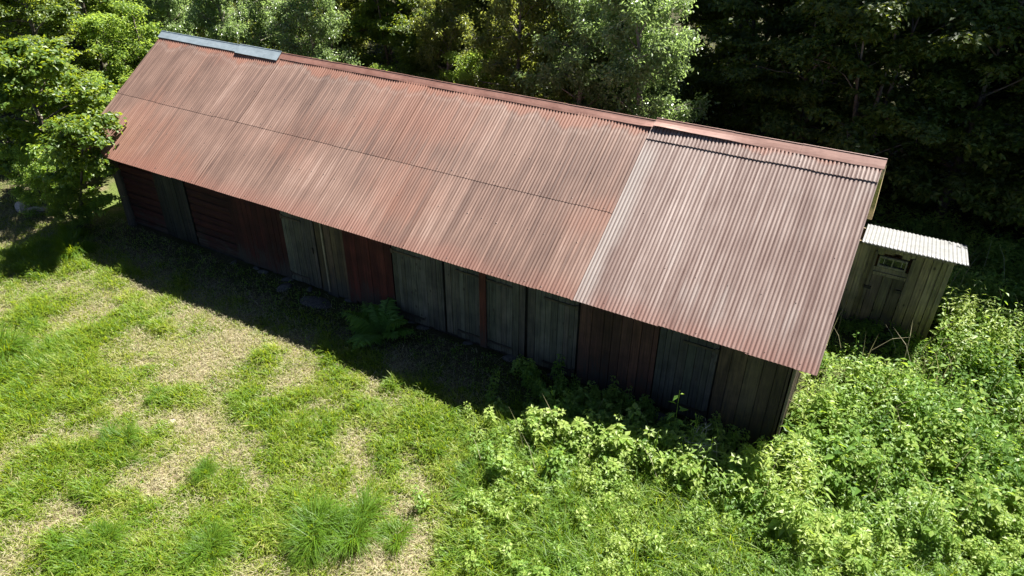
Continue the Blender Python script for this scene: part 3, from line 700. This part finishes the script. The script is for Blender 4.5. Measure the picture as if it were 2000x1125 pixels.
tree('willow_tree', 'willow', M_olive, 1, 6.9, 10.0, .82, 'dark olive tree above the middle of the red ridge cap')
tree('willow_tree', 'willow', M_olive, 3, 8.9, 11.4, .86, 'dark olive tree with a brown trunk left of the silvery tree')
tree('willow_tree', 'willow', M_silver, 3, 11.9, 8.8, .86, 'silver speckled tree behind the right half of the ridge')
tree('willow_tree', 'willow', M_silver, 1, 10.4, 10.6, .85, 'second silvery tree just behind the silver speckled one')
tree('hazel_tree', 'hazel', M_maple, 2, .6, 11.6, .70, 'fern-like bright hazel in the gap right of the rounded silvery tree')
tree('willow_tree', 'willow', M_olive, 1, -3.0, 12.0, .95, 'olive tree farther back between the two trees behind the grey cap')
tree('willow_tree', 'willow', M_olive, 2, 5.0, 13.0, 1.0, 'tall olive tree set back behind the light shrub at mid ridge')
tree('broadleaf_tree', 'broad', M_maple, 1, -12.0, 8.0, .85, 'sunlit leafy tree behind the dark one at the top left')
tree('green_shrub', 'shrub', M_bright, 1, 2.6, 8.6, .62, 'small bright shrub just behind the red ridge cap, right of the silvery tree', 'shrub')
tree('green_shrub', 'shrub', M_bright, 2, -3.4, 2.6, .72, 'shady green bush tucked behind the left roof corner', 'shrub')
tree('willow_tree', 'willow', M_olive, 3, 3.9, 9.9, .74, 'light olive tree just left of the shrub at mid ridge')
tree('willow_tree', 'willow', M_silver, 1, -7.0, 8.2, .66, 'small silvery tree above the left end of the grey ridge cap')
tree('willow_tree', 'willow', M_silver, 2, 9.3, 9.4, .80, 'silvery tree left of the silver speckled one behind the red ridge cap')
# the dark wood on the right
DW = 'trees of the shaded wood'
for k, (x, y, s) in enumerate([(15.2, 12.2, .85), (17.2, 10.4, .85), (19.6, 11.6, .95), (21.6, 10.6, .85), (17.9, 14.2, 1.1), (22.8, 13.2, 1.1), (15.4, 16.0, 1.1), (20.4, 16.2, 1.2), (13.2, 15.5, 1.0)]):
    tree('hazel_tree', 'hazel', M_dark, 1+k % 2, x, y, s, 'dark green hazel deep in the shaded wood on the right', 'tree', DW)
tree('hazel_tree', 'hazel', M_bright, 2, 23.6, 10.6, .95, 'sunlit yellow green hazel at the right edge of the photo')
TG = 'tall trunks of the wood behind'
for k, (x, y, s) in enumerate([(13.5, 24.0, 1.0), (18.4, 18.2, 1.05), (21.2, 19.6, 1.0), (23.4, 18.0, 1.0), (26.8, 17.6, 1.0), (16.0, 22.5, 1.1), (19.5, 23.0, 1.1), (23.2, 22.6, 1.1), (27.0, 22.0, 1.1), (30.5, 19.5, 1.1), (11.0, 23.5, .9), (7.6, 20.5, .8), (5.0, 22.0, .9), (.5, 24.0, .9), (9.5, 25.0, 1.0)]):
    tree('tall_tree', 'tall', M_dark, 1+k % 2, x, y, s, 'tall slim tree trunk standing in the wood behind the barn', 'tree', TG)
for k, (x, y, s) in enumerate([(-16.5, 18, 1.3), (-11, 19, 1.2), (-4, 18.5, 1.2), (2.5, 18.5, 1.1), (7.5, 16.5, 1.0), (-20, 13, 1.4), (-18.5, 8.5, 1.2), (11.5, 19, 1.1), (-24, 20, 1.5)]):
    tree('broadleaf_tree', 'broad', M_broad, 1+k % 2, x, y, s, 'leafy tree in the background wood beyond the barn', 'tree', 'background trees beyond the barn')
tree('green_shrub', 'shrub', M_maple, 1, -.25, -.95, .40, 'low leafy bush under the slender young maple at the barn corner', 'shrub')
tree('green_shrub', 'shrub', M_bright, 2, -2.5, -.2, .5, 'bright bush beside the pale boulders at the far left', 'shrub')
tree('sapling', 'sapling', M_bright, 1, -.45, -.55, 1.15, 'young leafy sapling at the left corner of the barn', 'sapling')
tree('pale_shrub', 'shrub', M_bramble, 1, -1.9, -.75, .45, 'pale yellow green bush under the maple branches', 'shrub')

# ------------------------------------------------------------------ grass
def in_view(x, y, z=0., m=.42):
    d = np.stack([x, y, np.broadcast_to(z, np.shape(x))], -1)-CAM; dz = d@F_
    return (dz > .5) & (np.abs(FPX*(d@R2)/dz) < 1000*(1+m)) & (np.abs(FPX*(d@U2)/dz) < 562*(1+m*1.5))
def off_buildings(x, y):
    return ~(((x > .45) & (x < 17.75) & (y > -.12) & (y < 5.7)) | ((x > 17.9) & (x < 19.75) & (y > 4.85) & (y < 6.1)))
THICK = np.array([(13.0, -1.7), (13.6, -2.9), (15.2, -2.35), (16.3, -2.0), (17.5, -1.75), (19.3, -1.3), (21.3, .6), (24, 2.5), (32, 6.5)])
def thicket(x, y):
    """1 inside the nettles and raspberries, fading into the grass"""
    yf = np.interp(x, THICK[:, 0], THICK[:, 1]); yb_ = np.where(x < 17.7, -.95+.5*(x-16.8)*(x > 16.8), 99)
    f = sstep(-.35, .35, y-yf+(fbm(x*1.6, y*1.6, 51)-.5)*1.2)*sstep(13.3, 14.2, x)
    return f*np.where(y < yb_+(fbm(x*2, y*2, 52)-.5)*.5, 1, 0)
def blades(P, hgt, wid, lean, rg, az=None):
    """curved tapering blades: three quads each"""
    n = len(P); az = rg.uniform(0, 2*np.pi, n) if az is None else az
    D = np.stack([np.cos(az), np.sin(az), np.zeros(n)], 1); B = np.stack([-np.sin(az), np.cos(az), np.zeros(n)], 1)*wid[:, None]*.5
    tw = rg.uniform(-.5, .5, n)[:, None]; B = B*np.cos(tw)+D*wid[:, None]*.5*np.sin(tw)
    rows = []
    for f, wf_ in ((0, .8), (.4, 1.), (.75, .7), (1., .08)):
        a = lean*(f**1.5); out = hgt*np.sin(a)*f; up = hgt*np.cos(a*.9)*f
        c = P+D*out[:, None]+np.array([0, 0, 1])*up[:, None]; rows += [c-B*wf_, c+B*wf_]
    V = np.stack(rows, 1).reshape(-1, 3); b = (np.arange(n)*8)[:, None]
    Qx = np.stack([b+np.array([[0, 1, 3, 2]])+2*k for k in range(3)], 1).reshape(-1, 4)
    return V, Qx
def scatter(n, box, rg):
    x = rg.uniform(box[0], box[1], n); y = rg.uniform(box[2], box[3], n); k = in_view(x, y) & off_buildings(x, y); return x[k], y[k]
rg = np.random.default_rng(11)
# straw lying on the ground
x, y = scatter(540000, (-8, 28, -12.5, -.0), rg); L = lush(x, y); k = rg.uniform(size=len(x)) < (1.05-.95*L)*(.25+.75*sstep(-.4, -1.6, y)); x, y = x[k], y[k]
n = len(x); P = np.stack([x, y, terrain(x, y)+rg.uniform(0, .03, n)], 1)
V, Qx = blades(P, rg.uniform(.05, .15, n), rg.uniform(.004, .008, n), rg.uniform(1.1, 1.55, n), rg)
tag(link('straw', np_mesh('straw', V, Qx, tint=np.repeat(np.clip(rg.normal(.55, .25, n), 0, 1), 3), mats=[M_straw])), 'dry mown straw lying between the grass of the meadow', 'straw', kind='stuff')
# living grass: clumps with a common lean and colour, plus an even fill
def grass_points(n, rg):
    x, y = scatter(n, (-9, 30, -12.5, 0.0), rg); L = lush(x, y)
    cl = fbm(x*4.2, y*4.2, 61, 3); dens = np.clip(.44+L*.56+(cl-.5)*1.5, .34, 1)*(.07+.93*sstep(-.6, -2.0, y+.35*(fbm(x, y, 4)-.5)))  # grass thinned near the wall so the barn's shade looks darker
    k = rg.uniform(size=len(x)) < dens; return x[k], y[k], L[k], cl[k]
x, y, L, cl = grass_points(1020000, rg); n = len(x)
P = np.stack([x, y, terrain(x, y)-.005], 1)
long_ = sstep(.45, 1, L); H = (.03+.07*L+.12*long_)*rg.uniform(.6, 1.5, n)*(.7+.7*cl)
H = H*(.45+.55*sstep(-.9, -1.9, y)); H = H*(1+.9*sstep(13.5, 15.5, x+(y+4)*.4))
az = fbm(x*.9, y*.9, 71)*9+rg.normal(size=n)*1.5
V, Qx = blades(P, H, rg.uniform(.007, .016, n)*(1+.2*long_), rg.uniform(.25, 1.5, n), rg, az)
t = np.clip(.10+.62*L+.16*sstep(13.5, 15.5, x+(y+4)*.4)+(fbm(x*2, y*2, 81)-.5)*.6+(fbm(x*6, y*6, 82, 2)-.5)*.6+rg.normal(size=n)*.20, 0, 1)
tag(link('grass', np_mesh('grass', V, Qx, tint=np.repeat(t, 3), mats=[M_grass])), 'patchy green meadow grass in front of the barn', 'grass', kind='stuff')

# distinct tall tufts
def tuft_mesh(seed, n, h, r, dark):
    rg = np.random.default_rng(seed); nb_ = 9; ca = rg.uniform(0, 6.28, nb_); cr = 1.15*r*rg.uniform(.1, 1, nb_); ch = rg.uniform(.35, 1.25, nb_); b_ = rg.integers(0, nb_, n)
    a = rg.uniform(0, 6.28, n); q = r*.30*np.sqrt(rg.uniform(0, 1, n)); P = np.stack([cr[b_]*np.cos(ca[b_])+q*np.cos(a), cr[b_]*np.sin(ca[b_])+q*np.sin(a), np.zeros(n)-.02], 1); a = np.where(rg.uniform(size=n) < .55, ca[b_], a)
    V, Qx = blades(P, h*ch[b_]*rg.uniform(.4, 1.15, n), rg.uniform(.007, .014, n), rg.uniform(.4, 1.7, n), rg, a+rg.normal(size=n)*.7)
    return np_mesh('grass_tuft', V, Qx, tint=np.repeat(np.clip(rg.normal(dark+.22, .16, n), 0, 1), 3), mats=[M_grass])
TM = [tuft_mesh(1, 1300, .52, .28, .8), tuft_mesh(2, 1100, .47, .24, .85), tuft_mesh(3, 700, .32, .22, .7)]
for k, (x, y, s, lb) in enumerate([
    (12.05, -5.20, 1.0, 'tall dark green grass tuft, left of a pair near the bottom centre'), (12.50, -4.92, 1.1, 'largest tall grass tuft of the group near the bottom centre'),
    (13.02, -4.62, .95, 'tall grass tuft at the right end of the group near the bottom centre'), (12.15, -5.55, .6, 'small grass tuft in front of the tall ones near the bottom centre'),
    (.75, -1.75, 1.25, 'long pale grass tuft at the edge of the barn shadow on the left'), (.0, -1.25, 1.2, 'dark tall grass tuft at the shaded left corner of the barn'),
    (3.45, -5.1, 1.3, 'dark tall grass tuft at the left edge of the photo'), (7.75, -5.45, .75, 'green grass tuft in the left part of the dry meadow'),
    (8.25, -5.75, .6, 'small grass tuft beside the one in the dry meadow'), (10.9, -6.25, .8, 'green grass tuft at the bottom edge, left of centre'),
    (9.35, -7.0, .8, 'bushy grass tuft in the bottom left corner'), (7.3, -4.3, .7, 'grass tuft in the middle of the left meadow'), (9.6, -5.2, .5, 'low grass tuft on the dry patch left of centre'),
    (13.6, -3.2, .9, 'grass tuft at the left end of the raspberry thicket')]):
    o = link('grass_tuft', TM[k % 3], None, (x, y, float(terrain(x, y)))); o.scale = (s, s, s); o.rotation_euler.z = k*1.3; tag(o, lb, 'grass tuft', 'tall grass tufts in the meadow')

# ------------------------------------------------------------------ nettles and raspberries on the right
def plants(x, y, h, rg, leaf, levels, asp, spread, up=1.0, compound=False, stemw=.008):
    n = len(x); z = terrain(x, y); VV = []; QQ = []; TT = []; base_ = 0
    lx = rg.normal(size=n)*.16*h; ly = rg.normal(size=n)*.16*h-.05*h
    def pt(f): return np.stack([x+lx*f*f, y+ly*f*f, z+h*f], 1)
    # stems
    for k in range(3):
        a = k*2.094; A = pt(np.zeros(n)); Bp = pt(np.ones(n)*.97); o1 = np.array([math.cos(a), math.sin(a), 0])*stemw; o2 = np.array([math.cos(a+2.094), math.sin(a+2.094), 0])*stemw
        V = np.stack([A+o1, A+o2, Bp+o2*.4, Bp+o1*.4], 1).reshape(-1, 3); VV.append(V); QQ.append(np.arange(4*n).reshape(n, 4)+base_); base_ += 4*n; TT.append(rg.uniform(.2, .7, n))
    lsz = rg.uniform(.62, 1.45, n); pt_t = rg.normal(size=n)*.17+(fbm(x*1.1, y*1.1, 131, 3)-.5)*1.3
    a0 = rg.uniform(0, 6.28, n)
    for lv in range(levels):
        f = .22+.78*(lv+rg.uniform(0, .6, n))/levels; f = np.minimum(f, 1)
        for side in range(2 if not compound else 3):
            az = a0+lv*1.5708+side*(3.1416 if not compound else 2.09)+rg.normal(size=n)*.3
            T = np.stack([np.cos(az), np.sin(az), rg.uniform(-.5, .25, n)], 1); sz = leaf*(1.15-.6*f**2)*np.clip(h/.7, .7, 1.25)*lsz
            P = pt(f)+T*(spread*(1.05-.7*f))[:, None]
            Nn = np.array([0, 0, 1.])*up-T*.15+rg.normal(size=(n, 3))*.24
            for c in range(3 if compound else 1):
                if compound:
                    T2 = T*math.cos((c-1)*1.15)+np.cross(np.array([0, 0, 1.]), T)*math.sin((c-1)*1.15)
                else: T2 = T
                V, Qx = leaf_quads(P+T2*.01, Nn, sz, rg, asp, .25, .12, T2); VV.append(V); QQ.append(Qx+base_); base_ += len(V)
                TT.append(np.clip(.35+.28*f+pt_t+rg.normal(size=n)*.15, 0, 1))
    return np.concatenate(VV), np.concatenate(QQ), np.concatenate(TT)
rg = np.random.default_rng(23)
def pick(n, box, fn):
    x = rg.uniform(box[0], box[1], n); y = rg.uniform(box[2], box[3], n); k = in_view(x, y, .5, .42) & off_buildings(x, y); x, y = x[k], y[k]; k = rg.uniform(size=len(x)) < fn(x, y); return x[k], y[k]
hf = lambda x, y: np.clip(.12+1.25*fbm(x*1.0, y*1.0, 91, 3), .3, 1.3)*np.where((x > 17.6) & (x < 19.8) & (y > 2.9) & (y < 5), .35, 1)
x, y = pick(21000, (13, 31.5, -3.5, 10.5), lambda x, y: thicket(x, y)*(.25+.75*sstep(16.2, 17.6, x+.3*y))*np.clip(.1+2.0*(fbm(x*1.5, y*1.5, 95)-.28), .12, 1))
h = hf(x, y)*rg.uniform(.65, 1.15, len(x))
h = h*np.where(rg.uniform(size=len(x)) < .05, 1.45, 1)
V, Qx, T_ = plants(x, y, h, rg, .115, 7, .50, .03)
tag(link('nettle_bed', np_mesh('nettle_bed', V, Qx, tint=T_, mats=[M_nettle])), 'dense waist-high nettles covering the ground right of the barn', 'nettles', kind='stuff')
x, y = pick(11000, (12.6, 27, -4.6, 4.5), lambda x, y: np.clip(np.maximum(thicket(x, y), .5*thicket(x, y+.7))*sstep(2.2, -.6, y-.25*(x-17))*1.0, 0, 1)*(.10+1.0*fbm(x*1.6, y*1.6, 96)))
h = hf(x, y)*rg.uniform(.55, 1.0, len(x))*.85
V, Qx, T_ = plants(x, y, h, rg, .115, 5, .68, .07, compound=True)
tag(link('raspberry_thicket', np_mesh('raspberry_thicket', V, Qx, tint=T_, mats=[M_bramble])), 'pale green raspberry thicket spreading in front of the barn on the right', 'thicket', kind='stuff')
# weeds sprinkled through the grass, lower right
x, y = pick(9000, (12.4, 27, -9, 2), lambda x, y: (1-thicket(x, y))*sstep(12.6, 15.5, x+(y+3)*.4)*(.3+.7*fbm(x*1.2, y*1.2, 151)))
V, Qx, T_ = plants(x, y, rg.uniform(.28, .62, len(x)), rg, .10, 5, .64, .06, compound=True)
tag(link('meadow_weeds', np_mesh('meadow_weeds', V, Qx, tint=T_, mats=[M_bramble])), 'leafy weeds growing through the long grass at the lower right', 'weeds', kind='stuff')
x, y = pick(2600, (-4, 13.6, -8.6, -1.7), lambda x, y: sstep(.50, .66, fbm(x*1.5, y*1.5, 99))*.8)
V, Qx, T_ = plants(x, y, rg.uniform(.05, .13, len(x)), rg, .07, 2, .55, .035)
tag(link('rosette_weeds', np_mesh('rosette_weeds', V, Qx, tint=T_, mats=[M_nettle])), 'low broad-leaved weeds scattered in the short meadow grass', 'weeds', kind='stuff')
x, y = pick(2600, (14.5, 26, -3.0, 9), lambda x, y: np.clip(thicket(x, y)+sstep(19.6, 20.5, x)*(y < 9), 0, 1)*sstep(.52, .66, fbm(x*.8, y*.8, 141))*np.where((x < 19.9) & (y > 2.6), 0, 1))
V, Qx, T_ = plants(x, y, rg.uniform(.8, 1.25, len(x)), rg, .15, 11, .20, .02)
tag(link('willowherb', np_mesh('willowherb', V, Qx, tint=np.clip(T_+.1, 0, 1), mats=[M_bright])), 'tall narrow-leaved stalks rising above the nettles on the right', 'weeds', kind='stuff')
x, y = pick(420, (14, 25, -2.8, 7), lambda x, y: thicket(x, y)*.8*np.where((x < 19.9) & (y > 2.6), 0, 1))
V, Qx, T_ = plants(x, y, rg.uniform(.25, .6, len(x)), rg, .27, 2, .72, .05)
tag(link('dock_plants', np_mesh('dock_plants', V, Qx, tint=np.clip(T_-.1, 0, 1), mats=[M_nettle])), 'large-leaved dock growing among the nettles', 'weeds', kind='stuff')
x, y = pick(900, (13.2, 25, -3.2, 8), lambda x, y: thicket(x, y)*.5)
n = len(x); P = np.stack([x, y, terrain(x, y)], 1); V, Qx = blades(P, rg.uniform(.7, 1.35, n), np.full(n, .012), rg.uniform(.05, .6, n), rg)
tag(link('dry_stalks', np_mesh('dry_stalks', V, Qx, tint=np.repeat(rg.uniform(.3, 1, n), 3), mats=[M_straw])), 'thin dry straw-coloured stalks standing in the weeds on the right', 'stalks', kind='stuff')
# low growth under the trees
x, y = pick(19000, (-26, 34, 6.3, 26), lambda x, y: .25+.6*fbm(x*.6, y*.6, 97))
V, Qx, T_ = plants(x, y, rg.uniform(.25, .7, len(x)), rg, .15, 4, .6, .08)
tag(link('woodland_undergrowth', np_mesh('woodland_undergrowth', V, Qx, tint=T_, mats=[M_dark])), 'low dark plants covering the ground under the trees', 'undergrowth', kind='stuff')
# weeds on the worn strip along the wall, its soil darkened as painted shade
x, y = pick(2600, (.3, 17, -1.9, -.1), lambda x, y: .25+.5*fbm(x*2, y*2, 98))
V, Qx, T_ = plants(x, y, rg.uniform(.05, .16, len(x)), rg, .06, 2, .6, .03)
tag(link('shade_weeds', np_mesh('shade_weeds', V, Qx, tint=T_, mats=[M_bramble])), 'small weeds on the shaded ground along the barn wall', 'weeds', kind='stuff')

# individual leafy bushes that stand out of the thicket
def bush_mesh(seed, n, R, hh, leaf):
    rg = np.random.default_rng(seed); a = rg.uniform(0, 6.28, n); q = R*np.sqrt(rg.uniform(0, 1, n)); x = q*np.cos(a); y = q*np.sin(a)
    h = hh*(1-.45*(q/R)**2)*rg.uniform(.7, 1.1, n)
    global terrain
    keep = terrain; terrain = lambda x, y: np.zeros(np.shape(x))
    out = plants(x, y, h, rg, leaf, 5, .7, .07, compound=True); terrain = keep
    return np_mesh('raspberry_bush', out[0], out[1], tint=out[2], mats=[M_bramble])
BM = [bush_mesh(5, 46, .42, .95, .105), bush_mesh(6, 36, .36, .80, .10), bush_mesh(7, 60, .5, .9, .11)]
for k, (x, y, s, lb) in enumerate([
    (14.05, -1.75, .9, 'leafy raspberry bush at the left tip of the thicket'), (14.75, -1.70, 1.05, 'raspberry bush standing against the barn shade, second from the thicket tip'),
    (15.35, -1.55, 1.1, 'tall raspberry bush in front of the grey-brown plank wall'), (15.95, -1.35, 1.0, 'raspberry bush left of the dead branch'),
    (15.55, -2.15, .9, 'lower raspberry bush in the front row of the thicket'), (16.55, -1.55, 1.0, 'raspberry bush just in front of the dead branch'),
    (17.3, -1.25, 1.0, 'raspberry bush before the right end of the barn'), (18.0, -.35, 1.1, 'dark leafy bush at the right corner of the barn')]):
    o = link('raspberry_bush', BM[k % 3], None, (x, y, float(terrain(x, y)))); o.scale = (s, s, s); o.rotation_euler.z = k*2.1; tag(o, lb, 'bush', 'raspberry bushes along the thicket edge')

# fern in the shade by the wall
def fern():
    rg = np.random.default_rng(4); VV = []; QQ = []; TT = []; n0 = 0
    for k in range(13):
        az = k*2.4+rg.uniform(-.3, .3); L = rg.uniform(.75, 1.15); el = rg.uniform(.7, 1.2); m_ = 22
        t = np.linspace(.08, 1, m_); d = np.array([math.cos(az), math.sin(az), 0])
        P = d*(L*math.cos(el)*t+.25*L*t**2)[:, None]+np.array([0, 0, 1])*(L*math.sin(el)*t-.42*L*t**2.4)[:, None]
        V, Qx = tube(P, .006*(1-.8*t), 4); VV.append(V); QQ.append(Qx+n0); n0 += len(V); TT.append(np.full(len(Qx), .6))
        tg = np.gradient(P, axis=0); tg = norm(tg); sd_ = norm(np.cross(tg, np.array([0, 0, 1.]))); nn = np.cross(sd_, tg)
        for sgn in (-1, 1):
            T = sd_*sgn+tg*.35; sz = .26*L*np.sin(np.pi*np.clip(t, 0, 1)**.8)*.9+.03
            for rep in range(2):
                V, Qx = leaf_quads(P+tg*.012*rep, nn+rg.normal(size=(m_, 3))*.12, sz, rg, .30, .25, .05, T+tg*.15*rep); VV.append(V); QQ.append(Qx+n0); n0 += len(V); TT.append(rg.uniform(.3, 1, m_))
    return np_mesh('fern', np.concatenate(VV), np.concatenate(QQ), tint=np.concatenate(TT), mats=[M_fern])
o = link('fern', fern(), None, (9.72, -.72, float(terrain(9.72, -.72)))); tag(o, 'large green fern standing in the shade before the red plank wall', 'fern')
o.scale = (1.0, 1.0, 1.0)

# stones, slab, dead branch
def rock(name, me, x, y, z, sc, rz, label, cat='stone'):
    o = link(name, me, None, (x, y, float(terrain(x, y))+z)); o.scale = sc; o.rotation_euler = (0, 0, rz); return tag(o, label, cat)
rs = rock_mesh('stone', 1, 60, (1, .8, .7), M_stone); rp = rock_mesh('pale_stone', 1, 61, (1, .8, .7), M_pstone); rsl = rock_mesh('stone_slab', 1, 63, (1, .8, .5), M_stone)
rock('stone', rs, 15.62, -.22, .06, (.17, .15, .14), .4, 'roundish reddish stone lying at the foot of the plank wall')
rock('stone_slab', rsl, 7.62, -.42, .02, (.42, .3, .14), .2, 'flat stone slab lying as a step at the grey door')
rock('stone', rs, 6.55, -.35, .03, (.2, .16, .12), 1.4, 'low stone beside the slab, under the left edge of the grey door')
rock('pale_stone', rp, -2.75, -1.0, .12, (.24, .2, .26), .3, 'pale pinkish boulder at the far left under the maple')
rock('pale_stone', rp, -2.2, -.8, .10, (.38, .2, .18), .9, 'long pale boulder beside the pinkish one at the far left')
rock('stone', rp, 8.05, -4.7, .0, (.16, .13, .05), .9, 'flat yellowish stone showing in the dry grass')
rock('stone', rp, 10.02, -7.07, .02, (.07, .2, .05), .5, 'thin pale stone at the bottom left edge')
br = MB(); rg = np.random.default_rng(9)
def twig(p, d, L, r, depth):
    k = 5; ts = np.linspace(0, 1, k); P = p+d*L*ts[:, None]+np.cumsum(rg.normal(size=(k, 3))*.05*L, 0)*ts[:, None]
    br.tube(P, r*(1-.7*ts)+.002, (.4, .36, .28), 5)
    if depth:
        for q in range(3): twig(P[2+q % 3], norm(d+rg.normal(size=3)*.6), L*.55, r*.55, depth-1)
for q in range(5):
    twig(np.array([.0, .0, .15+.08*q]), norm(np.array([rg.uniform(-1, 1), rg.uniform(-.4, .4), rg.uniform(.1, .7)])), rg.uniform(.6, 1.0), .013, 2)
o = br.build('dead_branch', M_twig); o.location = (16.3, -1.15, float(terrain(16.3, -1.15))+.45); o.scale = (.42, .42, .38); tag(o, 'bleached dead branch caught in the plants before the dark grey door', 'branch')
